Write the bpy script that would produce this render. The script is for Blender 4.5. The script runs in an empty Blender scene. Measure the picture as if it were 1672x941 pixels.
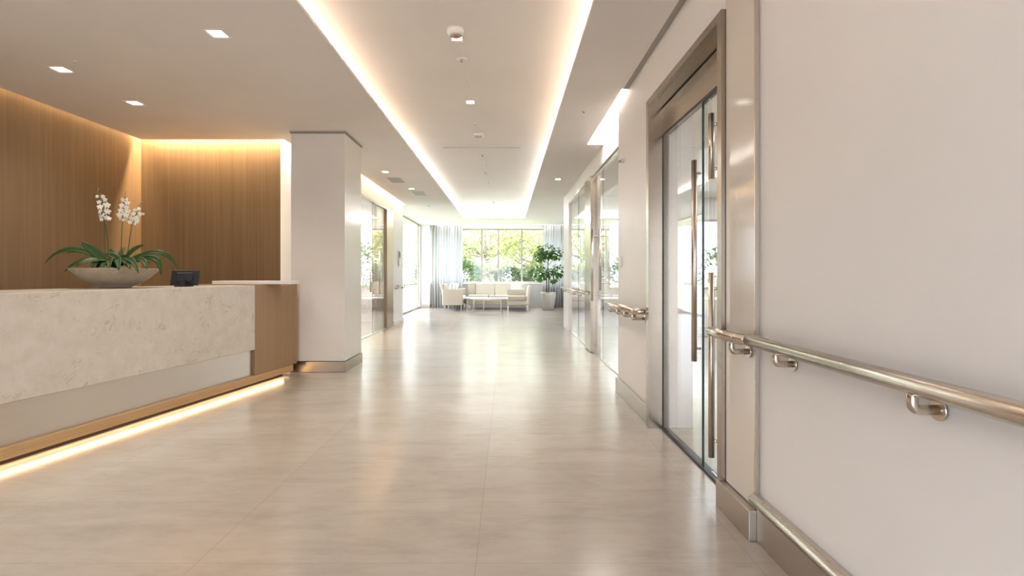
import bpy, bmesh, math, random
from mathutils import Vector, Matrix, noise
random.seed(7)
S = bpy.context.scene
C = S.collection
# ------------------------------------------------------------------ camera
FP, VX, VY, H = 860.0, 828.0, 448.0, 1.2          # focal length in pixels, vanishing point, eye height
cam = bpy.data.cameras.new('camera'); co = bpy.data.objects.new('camera', cam); C.objects.link(co)
co.location = (0, 0, H); co.rotation_euler = (math.pi/2, 0, 0)
cam.sensor_width = 36; cam.lens = 36*FP/1672
cam.shift_x = (836-VX)/1672; cam.shift_y = -(470.5-VY)/1672
cam.clip_start = .05; cam.clip_end = 300
S.camera = co
def P(px, py, y): return Vector(((px-VX)*y/FP, y, H-(py-VY)*y/FP))
def PX(px, y): return (px-VX)*y/FP
# ------------------------------------------------------------------ world, exposure
S.view_settings.view_transform = 'Standard'; S.view_settings.look = 'None'
S.view_settings.gamma = 1; S.view_settings.use_curve_mapping = False
S.view_settings.exposure = 0.54
S.cycles.use_denoising = True
S.cycles.max_bounces = 10; S.cycles.diffuse_bounces = 5; S.cycles.glossy_bounces = 5
S.cycles.transparent_max_bounces = 24; S.cycles.transmission_bounces = 8
S.cycles.sample_clamp_indirect = 6; S.cycles.caustics_reflective = False; S.cycles.caustics_refractive = False
SKY_LOW, SKY_HIGH = 3.4, 15.5
W = bpy.data.worlds.new('sky'); S.world = W; W.use_nodes = True
bg = W.node_tree.nodes['Background']; bg.inputs[0].default_value = (.84, .91, 1, 1); bg.inputs[1].default_value = 1.0
_n, _l = W.node_tree.nodes.new, W.node_tree.links.new      # overcast sky: zenith brighter than the horizon
_t = _n('ShaderNodeTexCoord'); _s = _n('ShaderNodeSeparateXYZ'); _m = _n('ShaderNodeMapRange')
_l(_t.outputs['Generated'], _s.inputs[0]); _l(_s.outputs[2], _m.inputs[0])
_m.inputs[1].default_value = .08; _m.inputs[2].default_value = .6; _m.inputs[3].default_value = SKY_LOW; _m.inputs[4].default_value = SKY_HIGH
_l(_m.outputs[0], bg.inputs[1])
DAYW = (.95, .98, 1); WARM = (1, .82, .67); AMBER = (1, .74, .45); NEUT = (1, .90, .78); COOL = (.86, .94, 1)
def area(name, loc, sx, sy, power, col, rot=(0,0,0), spread=180, portal=False, parent=None):
    l = bpy.data.lights.new(name, 'AREA'); l.shape = 'RECTANGLE'; l.size = sx; l.size_y = sy
    l.energy = power; l.color = col; l.spread = math.radians(spread)
    o = bpy.data.objects.new(name, l); C.objects.link(o); o.location = loc; o.rotation_euler = rot
    if portal: l.cycles.is_portal = True
    if parent: o.parent = parent
    return o
R = math.radians
sun = bpy.data.lights.new('sun', 'SUN'); so = bpy.data.objects.new('sun', sun); C.objects.link(so)
sun.energy = 2.5; sun.color = (1, .95, .84); sun.angle = R(2); so.rotation_euler = (R(38), 0, R(12)); so.location = (0, 10, 20)
# daylight openings
area('daylight', (-.32, 19.3, 1.88), 4.8, 2.0, 1, COOL, (R(-90), 0, 0), portal=True)
area('daylight', (-3.35, 16.2, 1.5), 2.9, 5.4, 1, COOL, (0, R(-90), 0), portal=True)
area('daylight', (-1.5, -3.35, 1.3), 3.6, 2.5, 1, COOL, (R(90), 0, 0), portal=True)  # unseen opening behind the camera, enlarged to brighten the near walls
area('daylight', (4.0, 12.3, 1.65), 3.6, 1.6, 1, COOL, (R(-90), 0, 0), portal=True)
area('daylight', (-4.0, 13.55, 1.65), 1.5, 1.6, 1, COOL, (R(-90), 0, 0), portal=True)
# cove light strips (lie above the lips of the ceiling tray, in the slots along the walls)
for cx_, ct in ((-1.50, 112), (.68, 248)):
    area('cove_light', (cx_, 2.6, 2.985), .03, 9.6, 130, WARM, (0, R(ct), 0))
    area('cove_light', (cx_, 12.0, 2.985), .03, 9.2, 175, DAYW, (0, R(ct), 0))
area('cove_light', (-.4, 16.63, 2.985), 1.9, .03, 30, DAYW, (R(180+60), 0, 0))
area('slot_light', (-4.80, 2.6, 3.22), .05, 8.4, 46, AMBER)
area('slot_light', (-3.93, 6.91, 3.2), 1.8, .06, 88, AMBER)
area('slot_light', (-2.95, 7.4, 3.2), .06, 1.1, 34, NEUT)
area('slot_light', (-2.60, 10.6, 3.2), .05, 3.6, 34, (1, .64, .32))
area('slot_light', (-2.60, 12.9, 3.2), .05, .9, 6, NEUT)
area('slot_light', (-.3, 18.66, 3.24), 4.4, .12, 12, DAYW, (R(12), 0, 0))  # added slot lamp, brightens the curtains and the lounge end
area('slot_light', (1.19, 6.1, 3.22), .15, 2.0, 30, (1, .95, .88))
DESKA = math.atan2(-2.515+3.105, 6.4-3.225)       # the desk stands slightly turned
# ------------------------------------------------------------------ materials
def mat(name, col=(.8,.8,.8), rough=.5, metal=0, spec=.5, **kw):
    m = bpy.data.materials.new(name); m.use_nodes = True
    b = m.node_tree.nodes['Principled BSDF']
    b.inputs['Base Color'].default_value = (*col, 1); b.inputs['Roughness'].default_value = rough
    b.inputs['Metallic'].default_value = metal; b.inputs['Specular IOR Level'].default_value = spec
    for k, v in kw.items(): b.inputs[k.replace('_', ' ')].default_value = v
    return m
def nd(m, t, **kw):
    n = m.node_tree.nodes.new(t)
    for k, v in kw.items(): setattr(n, k, v)
    return n
def lk(m, a, b): m.node_tree.links.new(a, b)
def BS(m): return m.node_tree.nodes['Principled BSDF']
def mapped(m, scale, rot=(0,0,0)):
    g = nd(m, 'ShaderNodeNewGeometry'); mp = nd(m, 'ShaderNodeMapping')
    mp.inputs['Scale'].default_value = scale; mp.inputs['Rotation'].default_value = rot
    lk(m, g.outputs['Position'], mp.inputs['Vector']); return mp.outputs[0]
def noise_n(m, vec, scale=1, detail=4, rough=.55, dist=0):
    n = nd(m, 'ShaderNodeTexNoise'); n.inputs['Scale'].default_value = scale; n.inputs['Detail'].default_value = detail
    n.inputs['Roughness'].default_value = rough; n.inputs['Distortion'].default_value = dist
    if vec is not None: lk(m, vec, n.inputs['Vector'])
    return n.outputs['Fac']
def ramp(m, fac, stops):
    r = nd(m, 'ShaderNodeValToRGB'); e = r.color_ramp.elements
    while len(e) < len(stops): e.new(.5)
    for i, (p, c) in enumerate(stops): e[i].position = p; e[i].color = (*c, 1)
    lk(m, fac, r.inputs[0]); return r.outputs[0]
def mth(m, op, a, b=None, c=None):
    n = nd(m, 'ShaderNodeMath', operation=op)
    for i, v in enumerate((a, b, c)):
        if v is None: continue
        if isinstance(v, (int, float)): n.inputs[i].default_value = v
        else: lk(m, v, n.inputs[i])
    return n.outputs[0]
def mixc(m, f, a, b):
    n = nd(m, 'ShaderNodeMix', data_type='RGBA')
    if isinstance(f, (int, float)): n.inputs[0].default_value = f
    else: lk(m, f, n.inputs[0])
    for i, v in ((6, a), (7, b)):
        if isinstance(v, tuple): n.inputs[i].default_value = (*v, 1)
        else: lk(m, v, n.inputs[i])
    return n.outputs[2]
def bump(m, h, s, d=.01):
    b = nd(m, 'ShaderNodeBump'); b.inputs['Strength'].default_value = s; b.inputs['Distance'].default_value = d
    lk(m, h, b.inputs['Height']); lk(m, b.outputs[0], BS(m).inputs['Normal'])
M = {}
def plaster(name, col, rough=.6, spec=.3):
    m = mat(name, col, rough, 0, spec)
    n = noise_n(m, mapped(m, (1.4,1.4,1.4)), 1, 5)
    lk(m, ramp(m, n, [(.3, tuple(c*.96 for c in col)), (.7, col)]), BS(m).inputs['Base Color'])
    return m
M['ceiling'] = plaster('ceiling paint', (.90,.86,.82), .55)
M['white'] = plaster('white paint', (.88,.88,.885), .5)
M['wall'] = plaster('satin wall paint', (.83,.812,.795), .42, .35)
M['gloss'] = plaster('glossy beige lacquer panel', (.70,.65,.58), .09, .9)
M['column'] = plaster('column lacquer', (.78,.745,.69), .2, .5)
# floor
m = M['floor'] = mat('large format floor tile', rough=.28, spec=.5)
g = nd(m, 'ShaderNodeNewGeometry'); sp = nd(m, 'ShaderNodeSeparateXYZ'); lk(m, g.outputs['Position'], sp.inputs[0])
def line(coord, off, w, half):
    t = mth(m, 'DIVIDE', mth(m, 'SUBTRACT', coord, off), w)
    fr = mth(m, 'FRACT', mth(m, 'ADD', t, 200.5))
    d = mth(m, 'MULTIPLY', mth(m, 'ABSOLUTE', mth(m, 'SUBTRACT', fr, .5)), w)
    return mth(m, 'LESS_THAN', d, half), mth(m, 'FLOOR', mth(m, 'ADD', t, 200))
lx, cx = line(sp.outputs[0], -.129, 1.16, .0015); ly, cy = line(sp.outputs[1], 2.186, .585, .0011)
gr = mth(m, 'MAXIMUM', lx, ly)
cb = nd(m, 'ShaderNodeCombineXYZ'); lk(m, cx, cb.inputs[0]); lk(m, cy, cb.inputs[1])
wn = nd(m, 'ShaderNodeTexWhiteNoise'); lk(m, cb.outputs[0], wn.inputs['Vector'])
n1 = mth(m, 'ADD', mth(m, 'MULTIPLY', noise_n(m, mapped(m, (1.3, 3.4, 1)), 1, 8, .66, .5), .65), mth(m, 'MULTIPLY', noise_n(m, mapped(m, (6, 19, 1)), 1, 6, .7), .35))
fc = ramp(m, n1, [(.32, (.335,.290,.250)), (.5, (.410,.360,.312)), (.68, (.455,.405,.356))])
var = nd(m, 'ShaderNodeMapRange'); lk(m, wn.outputs['Value'], var.inputs[0]); var.inputs[3].default_value = .95; var.inputs[4].default_value = 1.02
vm = nd(m, 'ShaderNodeVectorMath', operation='SCALE'); lk(m, fc, vm.inputs[0]); lk(m, var.outputs[0], vm.inputs['Scale'])
lk(m, mixc(m, gr, vm.outputs[0], (.30,.262,.225)), BS(m).inputs['Base Color'])
n2 = noise_n(m, mapped(m, (2.2, 4.5, 1)), 1, 4)
rr = nd(m, 'ShaderNodeMapRange'); lk(m, n2, rr.inputs[0]); rr.inputs[1].default_value = .3; rr.inputs[2].default_value = .7
rr.inputs[3].default_value = .265; rr.inputs[4].default_value = .275; BS(m).inputs['Roughness'].default_value = .21
tilt = mth(m, 'MULTIPLY', n2, 1.0); bump(m, mth(m, 'MULTIPLY', gr, -.3), .05, .004)
# wood
def wood(name, c0, c1, c2, vertical=True, seam=None):
    m = mat(name, rough=.42, spec=.4)
    sc = (38, 38, .5) if vertical else (1.2, 1.2, 40)
    a = noise_n(m, mapped(m, sc), 1, 8, .65, .35)
    b = noise_n(m, mapped(m, tuple(s*4 for s in sc)), 1, 3, .6)
    f = mth(m, 'ADD', mth(m, 'MULTIPLY', a, .75), mth(m, 'MULTIPLY', b, .25))
    c = ramp(m, f, [(.25, c0), (.5, c1), (.75, c2)])
    lo = noise_n(m, mapped(m, (3, 3, .15) if vertical else (.3,.3,3)), 1, 2)
    c = mixc(m, mth(m, 'MULTIPLY', lo, .35), c, c0)
    lk(m, c, BS(m).inputs['Base Color']); bump(m, a, .08, .002); return m
M['wood'] = wood('oak veneer', (.14,.09,.047), (.195,.13,.072), (.25,.173,.102))
M['desk_wood'] = wood('oak desk veneer', (.25,.155,.08), (.32,.205,.11), (.39,.26,.145))
M['trim_wood'] = wood('oak plinth', (.40,.25,.12), (.5,.32,.16), (.56,.37,.19), False)
# stone
m = M['stone'] = mat('cream quartz', rough=.3, spec=.45)
v1 = mapped(m, (1, 1, 1))
dn = noise_n(m, v1, 2.2, 8, .65, 1.2)
vein = mth(m, 'LESS_THAN', mth(m, 'ABSOLUTE', mth(m, 'SUBTRACT', dn, .5)), .006)
msk = mth(m, 'GREATER_THAN', noise_n(m, v1, 5, 3), .53)
fl = mth(m, 'GREATER_THAN', noise_n(m, v1, 55, 3, .6), .69)
clump = mth(m, 'GREATER_THAN', noise_n(m, v1, 3.1, 4), .5)
base = ramp(m, noise_n(m, v1, 9, 6, .7), [(.3, (.55,.50,.425)), (.7, (.65,.605,.53))])
c = mixc(m, mth(m, 'MULTIPLY', mth(m, 'MULTIPLY', vein, msk), .7), base, (.40,.33,.25))
c = mixc(m, mth(m, 'MULTIPLY', mth(m, 'MULTIPLY', fl, clump), .75), c, (.42,.36,.28))
lk(m, c, BS(m).inputs['Base Color'])
# metals
def steel(name, col, rough, stretch):
    m = mat(name, col, rough, 1)
    n = noise_n(m, mapped(m, stretch), 1, 4, .6)
    lk(m, ramp(m, n, [(.3, tuple(c*.975 for c in col)), (.7, col)]), BS(m).inputs['Base Color'])
    return m
M['steel'] = steel('brushed steel', (.56,.50,.43), .26, (3,3,180))
M['frame_steel'] = steel('brushed bronze steel', (.37,.315,.255), .22, (3,3,40))
M['bronze'] = steel('bronze steel', (.40,.32,.235), .36, (3,3,40))
M['kick_steel'] = steel('satin steel', (.55,.51,.46), .36, (2,2,150))
M['desk_steel'] = steel('satin desk steel', (.72,.66,.58), .34, (2,2,60))
M['rail'] = mat('satin rail steel', (.62,.56,.49), .24, 1)
M['chrome'] = mat('chrome', (.75,.75,.75), .12, 1)
M['dark'] = mat('dark gap', (.06,.055,.05), .6)
M['gap'] = mat('shadow gap grey', (.36,.33,.30), .6)
M['black'] = mat('black plastic', (.012,.012,.014), .5)
M['screen'] = mat('dark grey plastic', (.03,.03,.034), .22)
M['offwhite'] = mat('off white plastic', (.82,.80,.76), .4)
M['grille'] = mat('grey grille', (.42,.42,.41), .5)
M['red'] = mat('red mark', (.55,.06,.04), .4)
M['bowl'] = mat('stoneware', rough=.55)
lk(M['bowl'], ramp(M['bowl'], noise_n(M['bowl'], mapped(M['bowl'], (14,14,20)), 1, 6, .7), [(.3, (.30,.25,.19)), (.7, (.42,.36,.285))]), BS(M['bowl']).inputs['Base Color'])
M['pot'] = mat('grey plant pot', (.60,.57,.53), .5)
M['soil'] = mat('soil', (.05,.035,.02), .9)
def leafm(name, c0, c1, rough=.35, trans=0):
    m = mat(name, c1, rough, 0, .25)
    oi = nd(m, 'ShaderNodeNewGeometry')
    n = noise_n(m, mapped(m, (9,9,9)), 1, 2)
    f = mth(m, 'ADD', mth(m, 'MULTIPLY', oi.outputs['Random Per Island'], .7), mth(m, 'MULTIPLY', n, .3))
    lk(m, ramp(m, f, [(.15, c0), (.85, c1)]), BS(m).inputs['Base Color'])
    if trans:
        t = nd(m, 'ShaderNodeBsdfTranslucent'); t.inputs[0].default_value = (*c1, 1); mx = nd(m, 'ShaderNodeMixShader'); mx.inputs[0].default_value = trans
        out = m.node_tree.nodes['Material Output']; lk(m, BS(m).outputs[0], mx.inputs[1]); lk(m, t.outputs[0], mx.inputs[2]); lk(m, mx.outputs[0], out.inputs[0])
    return m
M['orchid_leaf'] = leafm('orchid leaf', (.012,.035,.007), (.04,.09,.018), .48)
M['fig_leaf'] = leafm('fig leaf', (.03,.10,.015), (.13,.27,.05), .4, .2)
M['stem'] = mat('green stem', (.06,.08,.02), .5)
M['bark'] = mat('brown bark', (.16,.11,.07), .8)
M['tree_bark'] = mat('grey tree bark', (.16,.14,.11), .9)
M['petal'] = mat('white petal', (.86,.82,.74), .5)
M['yolk'] = mat('yellow flower centre', (.55,.42,.10), .5)
M['bud'] = mat('green bud', (.22,.26,.06), .5)
def fabric(name, col):
    m = mat(name, col, .85, 0, .2); n = noise_n(m, mapped(m, (1,1,1)), 260, 2); bump(m, n, .15, .002); return m
M['cream'] = fabric('cream upholstery', (.70,.65,.57)); M['beige'] = fabric('beige upholstery', (.56,.50,.41))
M['white_fabric'] = fabric('white cushion cloth', (.82,.81,.79))
M['paper'] = mat('white paper', (.8,.8,.78), .6)
M['grass'] = leafm('lawn', (.16,.20,.08), (.26,.30,.13), .9)
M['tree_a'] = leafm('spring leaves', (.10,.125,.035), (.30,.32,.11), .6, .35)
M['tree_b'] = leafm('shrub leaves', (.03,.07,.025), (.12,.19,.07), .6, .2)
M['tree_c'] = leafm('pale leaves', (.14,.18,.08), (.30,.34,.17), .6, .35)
M['asphalt'] = mat('grey paving', (.35,.35,.35), .8)
def glass(name, tint, refl=1.0):
    m = bpy.data.materials.new(name); m.use_nodes = True; nt = m.node_tree; nt.nodes.remove(BS(m))
    out = nt.nodes['Material Output']; g = nd(m, 'ShaderNodeNewGeometry')
    ior = nd(m, 'ShaderNodeMapRange'); lk(m, g.outputs['Backfacing'], ior.inputs[0]); ior.inputs[3].default_value = 1.5; ior.inputs[4].default_value = 1/1.5
    f = nd(m, 'ShaderNodeFresnel'); lk(m, ior.outputs[0], f.inputs[0])
    t = nd(m, 'ShaderNodeBsdfTransparent'); t.inputs[0].default_value = (*tint, 1)
    gl = nd(m, 'ShaderNodeBsdfGlossy'); gl.inputs['Roughness'].default_value = 0; gl.inputs[0].default_value = (1,1,1,1)
    mx = nd(m, 'ShaderNodeMixShader'); lk(m, f.outputs[0], mx.inputs[0]); lk(m, t.outputs[0], mx.inputs[1]); lk(m, gl.outputs[0], mx.inputs[2])
    lk(m, mx.outputs[0], out.inputs[0]); return m
M['glass'] = glass('clear glass', (.985,.985,.985)); M['glass_edge'] = mat('green glass edge', (.05,.075,.07), .15)
def sheer(name, tr=.35):
    m = bpy.data.materials.new(name); m.use_nodes = True; nt = m.node_tree; nt.nodes.remove(BS(m)); out = nt.nodes['Material Output']
    d = nd(m, 'ShaderNodeBsdfDiffuse'); d.inputs[0].default_value = (.93,.93,.93,1); t = nd(m, 'ShaderNodeBsdfTranslucent'); t.inputs[0].default_value = (.55,.56,.57,1)
    x = nd(m, 'ShaderNodeMixShader'); x.inputs[0].default_value = .5; lk(m, d.outputs[0], x.inputs[1]); lk(m, t.outputs[0], x.inputs[2])
    p = nd(m, 'ShaderNodeBsdfTransparent'); y = nd(m, 'ShaderNodeMixShader'); y.inputs[0].default_value = tr
    lk(m, x.outputs[0], y.inputs[1]); lk(m, p.outputs[0], y.inputs[2]); lk(m, y.outputs[0], out.inputs[0]); return m
M['sheer'] = sheer('sheer curtain cloth', .06)
def emis(name, col, s):
    m = mat(name, (.8,.8,.8), .5); BS(m).inputs['Emission Color'].default_value = (*col, 1); BS(m).inputs['Emission Strength'].default_value = s; return m
M['lamp'] = emis('lit lamp lens', (1,.95,.86), 6)
# ------------------------------------------------------------------ mesh helpers
def B(): return bmesh.new()
def box(bm, x0, x1, y0, y1, z0, z1, bev=0, seg=2, mtx=None):
    vs = [bm.verts.new((x, y, z)) for x in (x0, x1) for y in (y0, y1) for z in (z0, z1)]
    F = [(0,1,3,2),(4,6,7,5),(0,4,5,1),(2,3,7,6),(0,2,6,4),(1,5,7,3)]
    fs = [bm.faces.new([vs[i] for i in f]) for f in F]
    if bev:
        es = {e for f in fs for e in f.edges}
        r = bmesh.ops.bevel(bm, geom=list(es), offset=bev, segments=seg, affect='EDGES', profile=.5)
        vs = list({v for f in r['faces'] for v in f.verts} | {v for v in vs if v.is_valid})
    if mtx is not None: bmesh.ops.transform(bm, matrix=mtx, verts=[v for v in vs if v.is_valid])
    return bm
def tube(bm, pts, r, n=12, cap=True):
    pts = [Vector(p) for p in pts]; rs = r if isinstance(r, (list, tuple)) else [r]*len(pts)
    T = []
    for i in range(len(pts)):
        a = pts[max(i-1, 0)]; b = pts[min(i+1, len(pts)-1)]; T.append((b-a).normalized())
    u = T[0].orthogonal().normalized(); rings = []
    for i, p in enumerate(pts):
        u = (u - T[i]*u.dot(T[i])).normalized(); v = T[i].cross(u)
        k = 1.0
        rings.append([bm.verts.new(p + (u*math.cos(2*math.pi*j/n) + v*math.sin(2*math.pi*j/n))*rs[i]*k) for j in range(n)])
    for a, b in zip(rings, rings[1:]):
        for j in range(n):
            f = bm.faces.new((a[j], a[(j+1)%n], b[(j+1)%n], b[j])); f.smooth = True
    if cap: bm.faces.new(rings[0][::-1]); bm.faces.new(rings[-1])
    return bm
def arc(p0, corner, p1, r, n=6):
    """rounded corner between p0-corner-p1"""
    p0, c, p1 = Vector(p0), Vector(corner), Vector(p1); a = (p0-c).normalized(); b = (p1-c).normalized()
    s, e = c+a*r, c+b*r
    return [s*(1-t)**2 + c*2*t*(1-t) + e*t*t for t in [i/n for i in range(n+1)]]
def lathe(bm, prof, c=(0,0,0), n=40):
    c = Vector(c); rings = []
    for r, z in prof:
        rings.append([bm.verts.new(c+Vector((r*math.cos(2*math.pi*j/n), r*math.sin(2*math.pi*j/n), z))) for j in range(n)] if r > 1e-6 else [bm.verts.new(c+Vector((0,0,z)))])
    for a, b in zip(rings, rings[1:]):
        for j in range(n):
            k = (j+1) % n
            if len(a) == 1 and len(b) == 1: continue
            if len(a) == 1: f = bm.faces.new((a[0], b[j], b[k]))
            elif len(b) == 1: f = bm.faces.new((a[j], a[k], b[0]))
            else: f = bm.faces.new((a[j], a[k], b[k], b[j]))
            f.smooth = True
    return bm
ORG = {}
def thing(name, loc, label, cat, group=None, kind=None):
    o = bpy.data.objects.new(name, None); C.objects.link(o); o.location = loc; o.empty_display_size = .1
    ORG[o] = Vector(loc); tag(o, label, cat, group, kind); return o
def tag(o, label=None, cat=None, group=None, kind=None):
    if label: o['label'] = label
    if cat: o['category'] = cat
    if group: o['group'] = group
    if kind: o['kind'] = kind
    return o
def O(name, bm, m, parent=None, mods=None, smooth=False, own=False):
    """link bm as one object; vertices are given in world space"""
    bmesh.ops.recalc_face_normals(bm, faces=bm.faces)
    if smooth:
        for f in bm.faces: f.smooth = True
    me = bpy.data.meshes.new(name); 
    if parent is not None: org = ORG[parent]; loc = Vector((0,0,0))
    elif own:
        xs = [v.co for v in bm.verts]; org = Vector(((min(v.x for v in xs)+max(v.x for v in xs))/2, (min(v.y for v in xs)+max(v.y for v in xs))/2, min(v.z for v in xs))); loc = org
    else: org = Vector((0,0,0)); loc = org
    bmesh.ops.translate(bm, verts=bm.verts, vec=-org)
    bm.to_mesh(me); bm.free(); me.materials.append(m)
    o = bpy.data.objects.new(name, me); C.objects.link(o); o.location = loc
    if parent is not None: o.parent = parent
    ORG[o] = org
    return o
def copy_tree(o, loc=None, parent=None):
    c = o.copy(); C.objects.link(c); ORG[c] = ORG.get(o)
    if parent is not None: c.parent = parent
    if loc is not None: c.location = loc
    for ch in list(o.children): copy_tree(ch, None, c)
    return c
def struct(name, bm, m): return tag(O(name, bm, m), kind='structure')
def sdoor(name, loc, label, cat='door'): return thing(name, loc, label, cat, kind='structure')
# ================================================================== SETTING
CZ, TZ, UZ = 2.95, 3.13, 3.30
b = B(); box(b, -5.1, 6.5, -3.3, 19.3, -.2, 0); struct('floor', b, M['floor'])
# ceiling: soffit cells with the tray and the light slots left out
xs = sorted({-5.1, -4.75, -3.02, -2.9, -2.55, -1.62, -1.347, .555, .7, 1.08, 1.32, 2.04, 6.5})
ys = sorted({-3.3, -2.0, -2.3, 4.97, 6.84, 7.0, 7.1, 8.0, 8.5, 13.3, 16.54, 16.7, 18.58, 18.80, 19.3})
b = B()
def hole(x, y):
    if -1.347 < x < .555 and -2.0 < y < 16.54: return True
    if x < -4.75 and y < 7.0: return True
    if x < -2.9 and 6.84 < y < 7.0: return True
    if -3.02 < x < -2.9 and 6.84 < y < 8.0: return True
    if x < -2.55 and x > -2.9 and 8.5 < y < 13.3: return True
    if -2.55 < x < 2.04 and 18.58 < y < 18.80: return True  # slot cut for the added curtain lamp
    if 1.08 < x < 1.32 and 4.97 < y < 7.1: return True
    return False
for x0, x1 in zip(xs, xs[1:]):
    for y0, y1 in zip(ys, ys[1:]):
        x, y = (x0+x1)/2, (y0+y1)/2
        if hole(x, y): continue
        lip = -1.62 < x < .7 and -2.3 < y < 16.7
        box(b, x0, x1, y0, y1, CZ, CZ+.02 if lip else UZ)
box(b, -1.62, .7, -2.3, 16.7, TZ, UZ)
box(b, -5.1, 6.5, -3.3, 19.3, UZ, UZ+.15)
bmesh.ops.remove_doubles(b, verts=b.verts, dist=1e-5)
struct('ceiling', b, M['ceiling'])
# shadow gap between ceiling and right wall
b = B(); box(b, 1.10, 1.139, -1.5, 4.96, 2.943, 2.9495); struct('trim_1', b, M['gap'])
# ---- right side walls
b = B()
box(b, 1.14, 1.45, -3.3, 2.67, 0, UZ); box(b, 1.14, 1.45, 2.67, 4.114, 2.56, UZ)
box(b, 1.14, 1.45, 4.114, 5.40, 0, 2.95); box(b, 1.29, 1.45, 4.114, 5.40, 2.95, UZ)
box(b, 1.30, 1.45, 5.40, 11.1, 2.70, UZ); box(b, 1.30, 1.45, 11.1, 12.1, 0, UZ)
struct('wall_right', b, M['wall'])
b = B(); box(b, 1.45, 2.30, 12.0, 12.15, 0, UZ); box(b, 2.10, 2.30, 12.15, 19.15, 0, UZ); struct('wall_lounge_right', b, M['white'])
b = B(); box(b, 6.3, 6.5, -3.3, 12.15, 0, UZ); box(b, 5.8, 6.3, 12.0, 12.15, 0, UZ); box(b, 2.30, 5.8, 12.0, 12.15, 0, .85); box(b, 2.30, 5.8, 12.0, 12.15, 2.45, UZ); struct('wall_side_room', b, M['wall'])
w = sdoor('window_3', (4, 12.07, 0), 'window of the side room seen through the near glass door', 'window')
b = B(); box(b, 2.30, 5.8, 12.04, 12.11, .85, .90); box(b, 2.30, 5.8, 12.04, 12.11, 2.40, 2.45)
for q in (2.30, 3.15, 4.0, 4.85, 5.75): box(b, q, q+.05, 12.04, 12.11, .90, 2.40)
O('window_frame', b, M['kick_steel'], w)
for q in (2.35, 3.20, 4.05, 4.90):
    b = B(); box(b, q, q+.80, 12.07, 12.078, .90, 2.40); O('pane', b, M['glass'], w)
# ---- left side walls
b = B(); box(b, -5.1, -4.85, -3.3, 7.15, 0, UZ); struct('wall_left', b, M['wood'])
b = B(); box(b, -4.85, -3.004, 6.98, 7.15, 0, UZ); struct('wall_reception', b, M['wood'])
b = B(); box(b, -4.85, -3.0, 7.152, 8.65, 0, UZ); box(b, -3.004, -3.0, 6.98, 7.152, 0, UZ); box(b, -3.0, -2.65, 8.5, 8.65, 0, UZ)
box(b, -2.85, -2.65, 8.65, 12.25, 2.66, UZ); box(b, -2.85, -2.65, 12.25, 13.4, 0, UZ); box(b, -3.25, -2.85, 13.25, 13.4, 0, UZ)
struct('wall_corridor_left', b, M['white'])
b = B(); box(b, -5.1, -4.95, 8.65, 13.25, 0, UZ); box(b, -4.95, -3.25, 13.25, 13.4, 0, .85); box(b, -4.95, -3.25, 13.25, 13.4, 2.45, UZ); struct('wall_left_room', b, M['white'])
w = sdoor('window_4', (-4.1, 13.3, 0), 'window of the left room seen through the sliding glass door', 'window')
b = B(); box(b, -4.95, -3.25, 13.29, 13.35, .85, .90); box(b, -4.95, -3.25, 13.29, 13.35, 2.40, 2.45)
for q in (-4.95, -4.15, -3.30): box(b, q, q+.05, 13.29, 13.35, .90, 2.40)
O('window_frame', b, M['kick_steel'], w)
for q in (-4.90, -4.10):
    b = B(); box(b, q, q+.75, 13.32, 13.328, .90, 2.40); O('pane', b, M['glass'], w)
# ---- window wall at the far end, unseen wall behind with opening added for light
wx0, wx1, wz0, wz1 = -2.70, 2.06, .89, 2.84
b = B(); box(b, -3.25, wx0, 19, 19.15, 0, UZ); box(b, wx1, 2.3, 19, 19.15, 0, UZ); box(b, wx0, wx1, 19, 19.15, 0, wz0); box(b, wx0, wx1, 19, 19.15, wz1, UZ)
box(b, -3.1, -2.75, 18.75, 19, 0, CZ)
struct('wall_back', b, M['white'])
b = B(); box(b, -5.1, -4.0, -3.45, -3.3, 0, UZ); box(b, .6, 4.3, -3.45, -3.3, 0, UZ); box(b, -4.0, -3.3, -3.45, -3.3, 0, UZ); box(b, .3, .6, -3.45, -3.3, 0, UZ); box(b, -3.3, .3, -3.45, -3.3, 2.55, UZ); struct('wall_front', b, M['wall'])
# window_1 : the big garden window
w = sdoor('window_1', (0, 19.05, 0), 'wide garden window at the end of the corridor', 'window')
b = B(); d0, d1 = 19.01, 19.09
for x0, x1 in ((wx0, wx0+.04), (wx1-.04, wx1)): box(b, x0, x1, d0, d1, wz0, wz1)
box(b, wx0, wx1, d0, d1, wz1-.05, wz1); box(b, wx0, wx1, d0, d1, wz0, wz0+.05); O('window_frame', b, M['kick_steel'], w)
mulls = [PX(q, 19) for q in (753, 787, 814, 852, 889)]
for mx_ in mulls:
    b = B(); box(b, mx_-.03, mx_+.03, d0-.01, d1+.01, wz0+.05, wz1-.05); O('mullion', b, M['kick_steel'], w)
edges = [wx0+.04] + mulls + [wx1-.04]
for a_, c_ in zip(edges, edges[1:]):
    b = B(); box(b, a_+.03, c_-.03, 19.045, 19.053, wz0+.05, wz1-.05); O('pane', b, M['glass'], w)
b = B(); box(b, wx0+.0, wx1-.0, 18.9, 19.02, wz0-.04, wz0, .008); O('window_sill', b, M['white'], w)
b = B(); box(b, -2.74, PX(922, 19), 18.86, 18.99, wz1, CZ-.002); tag(O('curtain_box', b, M['white'], own=True), 'white curtain box across the top of the garden window', 'curtain box')
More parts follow.
